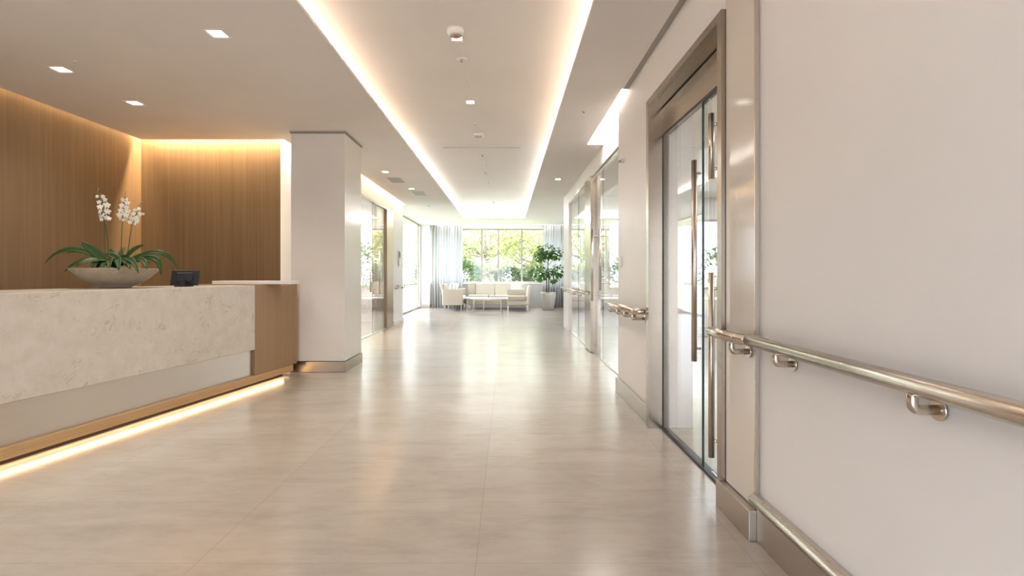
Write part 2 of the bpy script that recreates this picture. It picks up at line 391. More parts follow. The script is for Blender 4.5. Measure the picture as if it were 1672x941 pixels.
# sheer curtains
def curtain(x0, x1, y, z0, z1, label, folds, amp=.035, along='x'):
    b = B(); n = folds*8; prev = None
    for i in range(n+1):
        t = i/n; w_ = amp*math.sin(t*folds*2*math.pi)*(1+.4*math.sin(t*17)); p = x0+(x1-x0)*t
        c = (p, y+w_) if along == 'x' else (y+w_, p)
        cur = (b.verts.new((*c, z0)), b.verts.new((*c, z1)))
        if prev: b.faces.new((prev[0], cur[0], cur[1], prev[1])).smooth = True
        prev = cur
    o = O('sheer_curtain', b, M['sheer'], own=True); s = o.modifiers.new('t', 'SOLIDIFY'); s.thickness = .003
    tag(o, label, 'curtain'); return o
curtain(-2.64, PX(755, 18.8), 18.80, .0, CZ-.01, 'sheer white curtain gathered left of the garden window', 11)
curtain(PX(887, 18.8), PX(922, 18.8)+.05, 18.80, .0, CZ-.01, 'sheer white curtain hanging behind the potted tree', 9)
# window_2 : glazed side of the lounge, left
w = sdoor('window_2', (-3.15, 16, 0), 'full-height glazed screen on the left of the lounge', 'window')
b = B()
for yy in (13.42, 18.70): box(b, -3.18, -3.12, yy-.02, yy+.03, 0, CZ)
box(b, -3.20, -3.10, 13.4, 18.73, 0, .05); box(b, -3.20, -3.10, 13.4, 18.73, CZ-.05, CZ); O('window_frame', b, M['steel'], w)
for k, (a_, c_) in enumerate(((13.46, 15.1), (15.13, 16.9), (16.93, 18.67))):
    b = B(); box(b, -3.155, -3.143, a_, c_, .05, CZ-.05); O('pane', b, M['glass'], w)
# ---- baseboards (steel)
b = B(); box(b, 1.115, 1.14, 4.16, 5.40, 0, .145, .003); box(b, 1.115, 1.30, 5.40, 5.425, 0, .145); struct('baseboard_right', b, M['kick_steel'])
b = B(); box(b, -2.72, PX(922, 19), 18.975, 19, 0, .12); box(b, -3.1, -2.72, 18.725, 18.75, 0, .12); box(b, -2.75, -2.725, 18.725, 18.98, 0, .12); struct('baseboard_back', b, M['kick_steel'])
b = B(); box(b, -2.65, -2.63, 12.27, 13.42, 0, .10); struct('baseboard_left', b, M['white'])
# near right: pilaster panel + plinth + kick base with bumper
t = thing('wall_cladding_panel', (1.12, 2.5, 0), 'tall glossy beige cladding panel beside the near steel doorway', 'wall panel')
b = B(); box(b, 1.12, 1.139, 2.382, 2.698, .14, CZ-.001, .004); O('panel', b, M['gloss'], t)
b = B(); box(b, 1.117, 1.139, 2.374, 2.3815, .14, CZ-.001); O('edge_trim', b, M['rail'], t)
b = B(); box(b, 1.083, 1.1395, 2.36, 2.735, 0, .138, .003); O('plinth', b, M['kick_steel'], t)
t = thing('bumper_skirting', (1.12, 1, 0), 'steel skirting with a rounded bumper rail along the near right wall', 'skirting')
b = B(); box(b, 1.118, 1.1395, -2.5, 2.358, 0, .20, .002); O('skirting_board', b, M['kick_steel'], t)
b = B(); tube(b, [(1.112, 2.395, .182), (1.112, 2.38, .182), (1.112, -2.5, .182)], [.012, .022, .022], 16); O('bumper_rail', b, M['rail'], t)
b = B(); box(b, 1.112, 1.1395, -2.5, 2.39, .199, .207, .002); O('cap_strip', b, M['rail'], t)
# ---- handrails
def bracket(parent, x, y, z, wallx, up=.062, side=1, m='rail'):
    b = B(); c = (x, y, z-up)
    pts = [(x, y, z)] + arc((x, y, z), c, (wallx, y, z-up), .022) + [(wallx, y, z-up)]
    tube(b, pts, .0135, 14); o = O('bracket', b, M[m], parent)
    b = B(); s = side
    tube(b, [(wallx-s*.009, y, z-up), (wallx-s*.001, y, z-up)], .028, 20); O('flange', b, M[m], o); return o
t = thing('handrail', (1.065, 1.2, .9), 'long steel handrail on the near right wall', 'handrail')
b = B(); tube(b, [(1.065, 2.325, .91), (1.065, 2.32, .91), (1.065, -1.2, .91)], [.018, .0265, .0265], 24); O('rail', b, M['rail'], t)
for y in (2.09, 1.385, .68, 0.0): bracket(t, 1.065, y, .905, 1.139)
t = thing('handrail', (1.035, 2.5, .9), 'short steel handrail piece crossing the panel beside the near doorway', 'handrail')
b = B(); tube(b, [(1.035, 2.685, .91), (1.035, 2.68, .91), (1.035, 2.385, .91)], [.02, .0245, .0245], 24); O('rail', b, M['rail'], t)
b = B(); tube(b, arc((1.035, 2.40, .91), (1.035, 2.355, .91), (1.09, 2.335, .91), .03, 8), .025, 20); O('rail_elbow', b, M['rail'], t)
bracket(t, 1.035, 2.43, .905, 1.119)
t = thing('handrail', (1.03, 4.7, .9), 'steel handrail on the white wall between the glass doorways', 'handrail')
b = B(); tube(b, [(1.03, 5.45, .9), (1.03, 5.44, .9), (1.03, 4.27, .9)] , [.02, .025, .025], 20); O('rail', b, M['rail'], t)
b = B(); tube(b, [(1.03, 4.29, .9)] + arc((1.03, 4.3, .9), (1.03, 4.22, .9), (1.139, 4.22, .9), .05, 8) + [(1.139, 4.22, .9)], .025, 20); O('return_bend', b, M['rail'], t)
for y in (5.3, 4.95, 4.65, 4.34): bracket(t, 1.03, y, .895, 1.139)
# far right handrail in front of far glazing
t = thing('handrail', (1.24, 9.5, .9), 'steel handrail running past the far right glass wall', 'handrail')
b = B(); tube(b, [(1.24, 12.2, .9), (1.24, 8.15, .9)], .022, 14); O('rail', b, M['rail'], t)
for y in (11.6, 10.8, 10.0, 9.2): bracket(t, 1.24, y, .895, 1.30)
# far left handrail
t = thing('handrail', (-2.6, 13, .9), 'thin steel handrail on the left wall before the lounge', 'handrail')
b = B(); tube(b, [(-2.57, 12.35, .93), (-2.57, 14.9, .93)], .018, 12); O('rail', b, M['rail'], t)
for y in (12.5, 13.2): bracket(t, -2.57, y, .925, -2.649, side=-1)
# ---- door_1 : near right steel framed glass door
t = sdoor('door_1', (1.2, 3.4, 0), 'tall glass double door in a deep steel frame at near right')
b = B()
box(b, 1.098, 1.139, 4.114, 4.16, 0, 2.56); box(b, 1.098, 1.139, 2.70, 2.755, .14, 2.56); box(b, 1.098, 1.139, 2.755, 4.114, 2.515, 2.56)
box(b, 1.098, 1.26, 4.094, 4.114, 0, 2.515); box(b, 1.139, 1.26, 2.70, 2.735, 0, 2.515); box(b, 1.13, 1.26, 2.735, 4.094, 2.495, 2.515)
O('door_frame', b, M['frame_steel'], t)
b = B(); box(b, 1.205, 1.25, 2.735, 4.094, 2.285, 2.485); O('header_panel', b, M['frame_steel'], t)
b = B(); box(b, 1.21, 1.25, 2.735, 4.094, 2.272, 2.285); box(b, 1.21, 1.25, 2.735, 4.094, 2.485, 2.495); box(b, 1.21, 1.25, 4.078, 4.094, .012, 2.272); O('gasket', b, M['dark'], t)
b = B(); box(b, 1.195, 1.25, 2.735, 4.094, .0, .012); O('floor_track', b, M['black'], t)
def leaf(parent, x0, x1, y0, y1, z0, z1, name='door_leaf'):
    b = B(); box(b, x0, x1, y0, y1, z0, z1); o = O(name, b, M['glass'], parent)
    b = B(); box(b, x0-.001, x1+.001, y0, y0+.006, z0, z1); O('glass_edge', b, M['glass_edge'], o)
    return o
def bar_handle(parent, x, y, z0, z1, gx, r=.017, offs=.14, m='steel'):
    b = B(); tube(b, [(x, y, z0), (x, y, z1)], r, 16)
    for z in (z0+offs, z1-offs): tube(b, [(x, y, z), (gx, y, z)], r*.5, 10)
    return O('pull_handle', b, M['rail'], parent)
L1 = leaf(t, 1.212, 1.224, 3.27, 4.078, .014, 2.27); L2 = leaf(t, 1.228, 1.240, 2.74, 3.36, .014, 2.27)
bar_handle(L1, 1.172, 3.30, .655, 1.914, 1.212, offs=.08)
bar_handle(L2, 1.150, 2.965, 1.735, 2.105, 1.228, offs=.06); bar_handle(L2, 1.150, 2.965, .17, 1.21, 1.228, offs=.09)
# ---- door_2 : far right glazing with sliding door
t = sdoor('door_2', (1.35, 8, 0), 'frameless glass wall with sliding door on the right before the lounge')
b = B(); box(b, 1.31, 1.37, 5.43, 11.08, 2.665, 2.70); O('top_track', b, M['steel'], t)
b = B(); box(b, 1.31, 1.37, 5.43, 11.08, 0, .012); O('floor_track', b, M['kick_steel'], t)
b = B(); box(b, 1.27, 1.38, 8.02, 8.62, .012, 2.70); O('door_post', b, M['frame_steel'], t)
q1 = leaf(t, 1.33, 1.342, 5.44, 7.5, .014, 2.665); q2 = leaf(t, 1.346, 1.358, 7.42, 8.02, .014, 2.665)
leaf(t, 1.33, 1.342, 8.62, 9.85, .014, 2.665, 'fixed_pane'); leaf(t, 1.33, 1.342, 9.86, 11.08, .014, 2.665, 'fixed_pane')
bar_handle(q1, 1.27, 7.19, .98, 1.82, 1.33, offs=.1); bar_handle(q2, 1.27, 7.86, .80, 1.87, 1.346, offs=.1)
# ---- door_3 : left glass door with steel pocket panel
t = sdoor('door_3', (-2.7, 10.5, 0), 'glass sliding door with steel panel on the left beyond the column')
b = B(); box(b, -2.69, -2.64, 8.66, 12.25, 2.62, 2.66); O('top_track', b, M['steel'], t)
b = B(); box(b, -2.74, -2.66, 8.66, 12.25, 0, .012); O('floor_track', b, M['kick_steel'], t)
b = B(); box(b, -2.84, -2.645, 11.60, 12.25, .012, 2.62); O('steel_panel', b, M['bronze'], t)
b = B(); box(b, -2.80, -2.71, 10.95, 11.59, .012, 2.62); O('steel_panel', b, M['bronze'], t)
p1 = leaf(t, -2.672, -2.660, 8.67, 10.55, .014, 2.62); p2 = leaf(t, -2.690, -2.678, 10.5, 11.58, .014, 2.62)
bar_handle(p1, -2.59, 10.0, .86, 1.36, -2.66, offs=.06); bar_handle(p2, -2.60, 10.75, .80, 1.68, -2.678, offs=.08)
# ================================================================== COLUMN
cx0, cx1, cy0, cy1 = PX(475, 6.45), PX(563, 6.45), 6.45, 7.18
t = thing('column', ((cx0+cx1)/2, 6.8, 0), 'square beige column at the end of the reception desk', 'column')
b = B(); box(b, cx0, cx1, cy0, cy1, .135, CZ-.025, .003); O('shaft', b, M['column'], t)
b = B(); box(b, cx0-.012, cx1+.012, cy0-.012, cy1+.012, 0, .132, .002); O('steel_base', b, M['frame_steel'], t)
b = B(); box(b, cx0-.012, cx1+.012, cy0-.012, cy1+.012, CZ-.02, CZ-.0005); box(b, cx0+.01, cx1-.01, cy0+.01, cy1-.01, CZ-.027, CZ-.019); O('shadow_trim', b, M['gap'], t)
# ================================================================== RECEPTION DESK
dk = thing('reception_desk', (-2.9, 4.5, 0), 'long cream stone reception desk with steel kick panel and oak end', 'desk')
A0 = Vector((-3.105, 3.225, 0)); dv = Vector((math.sin(DESKA), math.cos(DESKA), 0)); LEN = 3.23 - .06
MT = Matrix.Translation(A0) @ Matrix.Rotation(-DESKA, 4, 'Z')     # local: +y along the desk, -x away from the corridor
START = -2.6
STN = 2.39                                                         # stone ends here, oak block follows
TOP = 1.082
b = B(); box(b, -.045, 0, START, STN, .40, TOP, .003, 1, MT); O('stone_front', b, M['stone'], dk)
b = B(); box(b, -.78, -.0455, START, STN, TOP-.04, TOP, .002, 1, MT); O('counter_top', b, M['stone'], dk)
b = B(); box(b, -.06, -.035, START, STN+.0, .129, .3995, 0, 1, MT); O('kick_panel', b, M['desk_steel'], dk)
b = B(); box(b, -.70, -.061, START, STN, .129, TOP-.041, 0, 1, MT); O('carcass', b, M['desk_wood'], dk)
b = B(); box(b, -.72, -.004, STN+.001, LEN, .129, TOP+.008, .003, 1, MT); O('end_cabinet', b, M['desk_wood'], dk)
b = B(); box(b, -.70, .012, START, LEN-.1, .055, .128, .004, 1, MT); O('plinth', b, M['trim_wood'], dk)
b = B(); box(b, -.66, -.10, START, LEN-.15, 0, .0545, 0, 1, MT); O('plinth_base', b, M['dark'], dk)
lw = MT @ Vector((-.05, (START+LEN-.2)/2, .048))
l = area('plinth_light', lw, .03, LEN-.2-START, 7.5, (1, .68, .38), (0, 0, 0)); l.rotation_euler = (Matrix.Rotation(-DESKA, 3, 'Z') @ Matrix.Rotation(R(-40), 3, 'Y')).to_euler()
# raised white shelf on the desk
b = B(); mm = MT
x0, x1 = -3.27, -2.50
box(b, PX(346, 5.75), PX(475, 5.75), 5.75, 6.0, TOP+.0085, TOP+.045, .004)
tag(O('document_tray', b, M['offwhite'], own=True), 'flat white slab lying on the oak end of the desk', 'tray')
# monitor
t = thing('monitor', (-3.03, 4.97, TOP), 'small black point-of-sale screen seen from behind on the desk', 'monitor')
mt = Matrix.Translation((PX(301, 4.97), 4.97, TOP)) @ Matrix.Rotation(R(8), 4, 'Z')
b = B(); tl = mt @ Matrix.Translation((0,0,.012)) @ Matrix.Rotation(R(-16), 4, 'X')
box(b, -.125, .125, -.008, .008, 0, .15, .006, 2, tl); O('screen_shell', b, M['black'], t)
b = B(); box(b, -.07, .07, -.028, -.006, .03, .12, .008, 2, tl); O('back_housing', b, M['black'], t)
b = B(); box(b, -.06, .06, -.07, .06, .0005, .012, .004, 2, mt); box(b, -.025, .025, -.05, -.01, .008, .07, .004, 2, mt); O('stand', b, M['black'], t)
# ================================================================== ORCHID BOWL
BY = 4.5; bc = Vector((PX(189, BY), BY, TOP))
t = thing('potted_orchid', bc, 'white orchids with broad green leaves in a wide stoneware bowl on the desk', 'plant')
b = B(); lathe(b, [(0,.001),(.105,.001),(.118,.006),(.112,.014),(.17,.035),(.235,.075),(.285,.125),(.318,.158),(.324,.166),(.316,.168),(.305,.160),(.27,.125),(.22,.09),(.1,.06),(0,.055)], bc, 56); O('bowl', b, M['bowl'], t)
b = B(); lathe(b, [(0,.150),(.15,.155),(.29,.146),(.288,.138),(0,.135)], bc, 40); O('soil', b, M['soil'], t)
def leaf_blade(bm, p0, p1, p2, w, nrm, n=12, fold=.25, tipw=.12):
    rows = []
    for i in range(n+1):
        s = i/n; p = p0*(1-s)**2 + p1*2*s*(1-s) + p2*s*s
        T = ((p1-p0)*(1-s)*2 + (p2-p1)*2*s).normalized(); sd = T.cross(nrm).normalized(); up = sd.cross(T).normalized()
        ww = w*.5*max(.06, math.sin(math.pi*min(1, (s*.93+.05)))**.7)*(1 if s < .97 else .35)
        rows.append([bm.verts.new(p + sd*ww*k + up*abs(k)*ww*fold) for k in (-1,-.5,0,.5,1)])
    for a, c in zip(rows, rows[1:]):
        for k in range(4): bm.faces.new((a[k], a[k+1], c[k+1], c[k])).smooth = True
def orchid_leaf(a, m_, c_, w, ya=0, yc=0, nrm=(0,-.75,.65)):
    p0 = P(*a, BY+ya*.3); pm = P(*m_, BY+(ya+yc)/2); p2 = P(*c_, BY+yc)
    p1 = pm*2 - (p0+p2)/2
    b = B(); leaf_blade(b, p0, p1, p2, w, Vector(nrm)); o = O('leaf', b, M['orchid_leaf'], t)
    s = o.modifiers.new('t', 'SOLIDIFY'); s.thickness = .002
LV = [((178,432),(155,412),(132,395),.075,0,-.05), ((186,434),(120,408),(74,430),.058,0,.06), ((184,432),(145,412),(109,414),.045,0,.12),
      ((180,434),(140,425),(106,444),.05,0,-.12), ((176,434),(150,424),(124,436),.045,0,-.2), ((200,432),(216,412),(235,401),.075,0,-.04),
      ((200,432),(222,420),(236,412),.045,0,.1), ((200,434),(255,412),(290,438),.045,0,.02), ((204,434),(250,422),(263,450),.055,0,-.12),
      ((200,434),(228,424),(240,440),.05,0,-.22), ((190,434),(184,415),(176,408),.05,0,.1), ((192,434),(198,415),(204,404),.045,0,.12),
      ((185,434),(172,428),(168,443),.05,0,-.27), ((188,434),(192,424),(194,441),.06,0,-.30), ((194,434),(212,424),(226,446),.05,0,-.28),
      ((184,436),(160,428),(150,440),.05,0,-.22), ((196,436),(208,428),(212,440),.055,0,-.26), ((182,436),(180,424),(178,440),.06,0,-.28),
      ((178,434),(196,420),(214,424),.05,0,.1), ((200,434),(184,418),(166,420),.06,0,.05), ((190,436),(200,425),(208,436),.055,0,-.2),
      ((188,436),(170,430),(160,438),.06,0,-.15), ((196,430),(222,426),(246,430),.05,0,.15), ((180,430),(155,424),(132,428),.05,0,.15)]
for L in LV: orchid_leaf(*L)
rng = random.Random(3)
for k in range(10):
    a = rng.uniform(0, 6.28); r_ = rng.uniform(.1, .24); p0 = bc+Vector((0,0,.16)); p2 = bc+Vector((math.cos(a)*r_, math.sin(a)*r_-.05, .16+rng.uniform(0,.06))); p1 = (p0+p2)/2+Vector((0,0,.09))
    b = B(); leaf_blade(b, p0, p1, p2, rng.uniform(.04,.06), Vector((.1,-.3,1))); o = O('leaf', b, M['orchid_leaf'], t); o.modifiers.new('t', 'SOLIDIFY').thickness = .002
def blossom(bm, c, s, face):
    f = Vector(face).normalized(); u = f.orthogonal().normalized(); u = (Vector((0,0,1)) - f*f.z).normalized(); v = f.cross(u)
    for k in range(5):
        a = 2*math.pi*k/5; d = u*math.cos(a)+v*math.sin(a); e = f.cross(d)
        w_ = .62 if k in (1, 4) else .42
        pts = [c, c+d*s*.45+e*s*w_*.8+f*s*.12, c+d*s*.95+e*s*w_*.55, c+d*s*1.08, c+d*s*.95-e*s*w_*.55, c+d*s*.45-e*s*w_*.8+f*s*.12]
        vs = [bm.verts.new(p) for p in pts]; mid = bm.verts.new(c+d*s*.55-f*s*.05)
        for i in range(6): bm.faces.new((vs[i], vs[(i+1)%6], mid)).smooth = True
def spike(base, mid, top, tip, blooms, yo):
    b = B(); a_, m_, c_, e_ = P(*base, BY+yo), P(*mid, BY+yo), P(*top, BY+yo), P(*tip, BY+yo)
    pts = []
    ctl = [a_, m_, c_, e_]
    for i in range(3):
        for s in range(6): pts.append(ctl[i].lerp(ctl[i+1], s/6))
    pts.append(e_); pts = [pts[0]] + [(pts[i-1]+pts[i]*2+pts[i+1])/4 for i in range(1, len(pts)-1)] + [pts[-1]]
    tube(b, pts, [.0045*(1-.55*i/len(pts)) for i in range(len(pts))], 8); st = O('flower_stem', b, M['stem'], t)
    for (px, py, s) in blooms:
        c = P(px, py, BY+yo+rng.uniform(-.03, .0))
        b = B(); blossom(b, c, s*1.15, (rng.uniform(-.5,.5), -1, rng.uniform(-.2,.3))); o = O('blossom', b, M['petal'], st)
        o.modifiers.new('t', 'SOLIDIFY').thickness = .0015
    if not blooms: return
    for k in range(5):
        b = B(); q = c_.lerp(e_, .35+.16*k); bmesh.ops.create_icosphere(b, subdivisions=2, radius=.010-.0013*k, matrix=Matrix.Translation(q+Vector((.008*(-1)**k, 0, 0))))
        O('bud', b, M['bud'], st, smooth=True)
z = lambda a, c: (60+a/5.229, 300+c/5.229)
def bl(lst): return [(*z(a, c), s) for a, c, s in lst]
spike((171.5,432), (171.5,380), (169,335), (159.5,309), bl([(517,110,.014),(565,112,.016),(583,140,.017),(533,158,.017),(600,185,.022),(540,200,.020),(575,180,.014),(605,240,.023),(542,240,.023),(580,215,.016),(548,283,.021),(595,290,.019),(570,265,.014),(618,300,.016),(553,308,.012)]), 0)
spike((179,432), (176,392), (171.5,365), (169,352), [], .02)
spike((198,432), (198.5,390), (201,350), (205,313), bl([(735,140,.017),(725,188,.020),(770,135,.014),(772,165,.017),(765,205,.020),(718,230,.020),(775,235,.020),(705,268,.020),(760,270,.019),(712,295,.016),(766,300,.018),(742,250,.013),(738,310,.012)]), -.03)
spike((206,432), (211,395), (216,362), (231,330), bl([(840,228,.015),(872,215,.014),(825,260,.019),(880,260,.018),(910,260,.010),(808,297,.020),(858,290,.018),(797,328,.018),(855,322,.020),(842,348,.012),(835,300,.014)]), .03)
# ================================================================== CEILING FITTINGS
dl = thing('downlight', (0, 0, CZ), 'square recessed downlight', 'ceiling light')
b = B(); s_ = .075; 
for q in ((-s_,s_,-s_,-s_+.008),(-s_,s_,s_-.008,s_),(-s_,-s_+.008,-s_+.008,s_-.008),(s_-.008,s_,-s_+.008,s_-.008)): box(b, *q, CZ-.003, CZ+.0)
O('trim_ring', b, M['offwhite'], dl)
b = B(); box(b, -.05, .05, -.05, .05, CZ-.002, CZ-.0005); O('lens', b, M['lamp'], dl)
lt = area('downlight_lamp', (0, 0, -.006), .09, .09, 7, NEUT, spread=130, parent=dl)
DL = [(PX(355,3.83), 3.83, CZ, 'square downlight in the left ceiling nearest the bright cove'), (PX(100,4.5), 4.5, CZ, 'square downlight at far left above the orchids'),
      (PX(220,5.38), 5.38, CZ, 'square downlight above the desk nearest the oak back wall')]
for i, (x, y, zz, lb) in enumerate(DL):
    o = dl if i == 0 else copy_tree(dl); o.location = (x, y, zz); tag(o, lb, 'ceiling light', 'downlights over the reception')
TR = [(PX(746, (TZ-H)*FP/(VY-62)), (TZ-H)*FP/(VY-62), 'square downlight in the raised ceiling just beyond the detector'), (PX(768, (TZ-H)*FP/(VY-167)), (TZ-H)*FP/(VY-167), 'square downlight alone in the middle of the raised ceiling')]
for x, y, lb in TR:
    o = copy_tree(dl); o.location = (x, y, TZ); o.scale = (.8, .8, 1); tag(o, lb, 'ceiling light', 'downlights in the raised ceiling')
for i, (px, y, lb) in enumerate([(629, 9.0, 'small ceiling light left of the first air grille'), (672, 10.8, 'small ceiling light between the two air grilles'), (911, 9.7, 'small ceiling light in the right ceiling strip beyond the wall slot')]):
    o = copy_tree(dl); o.location = (PX(px, y), y, CZ); o.scale = (.9, .9, 1); tag(o, lb, 'ceiling light', 'small corridor ceiling lights')
# added downlights out of view overhead, brighten the near room, same fitting
for x, y, lb in ((-2.1, 1.2, 'added unseen downlight overhead in the open floor before the desk'), (-3.8, 1.8, 'added unseen downlight over the near end of the desk')):
    o = copy_tree(dl); o.location = (x, y, CZ); tag(o, lb, 'ceiling light', 'downlights over the reception')
# detector
dy = (TZ-H)*FP/(VY-47); dx = PX(744, dy)
t = thing('smoke_detector', (dx, dy, TZ), 'white smoke detector with a red mark on the raised ceiling', 'smoke detector')
b = B(); lathe(b, [(0,-.001),(.068,-.001),(.066,-.03),(.052,-.052),(.046,-.054),(0,-.054)], (dx, dy, TZ), 36); O('body', b, M['offwhite'], t)
b = B(); lathe(b, [(.050,-.050),(.0475,-.058),(.042,-.0605),(0,-.0605)], (dx, dy, TZ), 36); O('sensor_cap', b, M['grille'], t)
b = B(); lathe(b, [(0,-.0608),(.018,-.0608),(.015,-.066),(0,-.068)], (dx, dy, TZ), 24); O('red_indicator', b, M['red'], t)
def disc(px, y, r, zt, name, label, cat, m='offwhite', pin='grille'):
    x = PX(px, y); t = thing(name, (x, y, zt), label, cat)
    b = B(); lathe(b, [(0,-.001),(r,-.001),(r,-.006),(r*.8,-.010),(0,-.010)], (x, y, zt), 28); O('plate', b, M[m], t)
    b = B(); lathe(b, [(0,-.009),(r*.25,-.009),(r*.2,-.010-r*.35),(r*.35,-.012-r*.35),(0,-.014-r*.35)], (x, y, zt), 16); O('nozzle', b, M[pin], t)
def yc(py, zt): return (zt-H)*FP/(VY-py)
disc(754, yc(96,TZ), .045, TZ, 'ceiling_speaker', 'round flush plate on the raised ceiling after the detector', 'ceiling plate')
disc(764, yc(131,TZ), .014, TZ, 'sprinkler', 'tiny sprinkler head between the round plate and the middle downlight', 'sprinkler')
disc(776, yc(202,TZ), .022, TZ, 'sprinkler', 'tiny sprinkler head just before the ceiling sensor', 'sprinkler')
disc(788, yc(253,TZ), .04, TZ, 'sprinkler', 'sprinkler head just beyond the linear slot', 'sprinkler')
disc(791, yc(265,TZ), .05, TZ, 'ceiling_speaker', 'round flush plate beyond the linear slot', 'ceiling plate')
disc(794, yc(282,TZ), .045, TZ, 'sprinkler', 'second sprinkler head beyond the linear slot', 'sprinkler')
disc(798, yc(297,TZ), .04, TZ, 'sprinkler', 'sprinkler head halfway along the far raised ceiling', 'sprinkler')
disc(806, yc(330,TZ), .05, TZ, 'sprinkler', 'farthest sprinkler head in the raised ceiling', 'sprinkler')
disc(953, yc(181,CZ), .030, CZ, 'sprinkler', 'sprinkler head in the right ceiling strip beside the bright wall slot', 'sprinkler')
disc(700, yc(336,CZ), .04, CZ, 'sprinkler', 'sprinkler head in the far left ceiling strip', 'sprinkler')
disc(122, yc(99,CZ), .012, CZ, 'sprinkler', 'tiny pin sprinkler beside the far left downlight', 'sprinkler')
x, y = PX(781, yc(219,TZ)), yc(219,TZ)
t = thing('ceiling_sensor', (x, y, TZ), 'square white sensor box on the raised ceiling before the linear slot', 'sensor')
b = B(); box(b, x-.07, x+.07, y-.07, y+.07, TZ-.035, TZ-.001, .01); O('housing', b, M['offwhite'], t)
b = B(); box(b, x-.045, x+.045, y-.045, y+.045, TZ-.041, TZ-.034, .003); O('grille', b, M['grille'], t)
y = yc(240.5, TZ)
t = thing('linear_diffuser', ((PX(723,y)+PX(849,y))/2, y, TZ), 'thin dark linear air slot across the raised ceiling', 'air diffuser')
b = B(); box(b, PX(723,y), PX(849,y), y-.02, y+.02, TZ-.004, TZ-.0005); O('slot', b, M['gap'], t)
b = B(); box(b, PX(723,y)-.01, PX(849,y)+.01, y+.021, y+.035, TZ-.006, TZ-.0005); box(b, PX(723,y)-.01, PX(849,y)+.01, y-.035, y-.021, TZ-.006, TZ-.0005); O('slot_trim', b, M['offwhite'], t)
for px, py, lb in ((647, 294, 'grey slatted air grille in the left ceiling nearer the column'), (685, 316, 'grey slatted air grille in the left ceiling nearer the lounge')):
    y = yc(py, CZ); x = PX(px, y); t = thing('air_grille', (x, y, CZ), lb, 'air grille', 'air grilles in the left ceiling')
    b = B(); box(b, x-.14, x+.14, y-.28, y+.28, CZ-.004, CZ-.0005); O('frame', b, M['offwhite'], t)
    b = B()
    for k in range(7): box(b, x-.115+k*.034, x-.100+k*.034, y-.25, y+.25, CZ-.010, CZ-.0045)
    O('slats', b, M['grille'], t)
# ---- small wall devices
t = thing('wall_sensor', (1.13, 5.15, 2.31), 'small round metal sensor high on the white wall between the glass doorways', 'sensor')
b = B(); tube(b, [(1.139,5.15,2.31),(1.118,5.15,2.31)], .022, 16); O('base', b, M['offwhite'], t)
b = B(); tube(b, [(1.119,5.15,2.31),(1.095,5.13,2.30)], [.016,.012], 14); O('sensor_head', b, M['rail'], t)
t = thing('light_switch', (1.135, 5.3, 1.32), 'white light switch beside the far glass doorway', 'switch')
b = B(); box(b, 1.128, 1.1395, 5.22, 5.30, 1.27, 1.38, .003); O('plate', b, M['offwhite'], t)
b = B(); box(b, 1.124, 1.128, 5.24, 5.28, 1.30, 1.35, .001); O('rocker', b, M['white'], t)
y0 = 12.85
t = thing('intercom', (-2.64, y0, 1.4), 'slim steel intercom panel on the white wall beyond the left door', 'intercom')
b = B(); box(b, -2.6495, -2.615, y0-.07, y0+.07, 1.39, 1.78, .004); O('backplate', b, M['steel'], t)
b = B(); box(b, -2.617, -2.606, y0-.05, y0+.05, 1.60, 1.74, .002); O('display', b, M['screen'], t)
# ================================================================== LOUNGE
def legs(t, pts, h, r=.014):
    for x, y in pts:
        b = B(); box(b, x-r, x+r, y-r, y+r, 0, h, .002); O('leg', b, M['chrome'], t)
def cushion(name, c, sx, sy, sz, rot, m, label, group=None):
    b = B(); n = 10
    bmesh.ops.create_cube(b, size=1); bmesh.ops.subdivide_edges(b, edges=b.edges, cuts=7, use_grid_fill=True)
    for v in b.verts:
        x, y, z_ = v.co*2; edge = max(abs(x), abs(z_)); v.co = Vector((x*.5*sx*(1-.06*z_*z_), y*.5*sy*(1-.75*max(0, edge)**4), z_*.5*sz*(1-.06*x*x)))
    bmesh.ops.transform(b, matrix=Matrix.Translation(c) @ rot.to_4x4(), verts=b.verts)
    o = O(name, b, M[m], smooth=True, own=True); tag(o, label, 'cushion', group); return o
# left sofa, seen from its side, facing right
t = thing('two_seat_sofa', (-1.8, 17.9, 0), 'beige two-seat sofa on the left, turned side-on with white cushions', 'sofa')
b = B(); box(b, -2.12, -1.45, 17.2, 17.30, .18, .71, .03, 3); O('armrest', b, M['beige'], t)
b = B(); box(b, -2.12, -1.45, 18.50, 18.60, .18, .71, .03, 3); O('armrest', b, M['beige'], t)
b = B(); box(b, -2.08, -1.48, 17.305, 18.495, .18, .33, .015); O('seat_base', b, M['beige'], t)
for y0, y1 in ((17.31, 17.90), (17.905, 18.49)):
    b = B(); box(b, -1.98, -1.44, y0, y1, .335, .47, .035, 3); O('seat_cushion', b, M['cream'], t)
b = B(); box(b, -.06, .06, 17.31, 18.49, .0, .56, .04, 3, Matrix.Translation((-2.06, 0, .335)) @ Matrix.Rotation(R(-9), 4, 'Y')); O('backrest', b, M['beige'], t)
legs(t, ((-2.06,17.26),(-1.5,17.26),(-2.06,18.54),(-1.5,18.54)), .18)
cushion('scatter_cushion', (-1.87, 17.55, .71), .42, .16, .40, (Matrix.Rotation(R(12),3,'Y') @ Matrix.Rotation(R(90),3,'Z')), 'white_fabric', 'white scatter cushion at the near end of the left sofa')
cushion('scatter_cushion', (-1.80, 18.05, .71), .42, .16, .40, (Matrix.Rotation(R(20),3,'Y') @ Matrix.Rotation(R(80),3,'Z')), 'white_fabric', 'white scatter cushion at the window end of the left sofa')
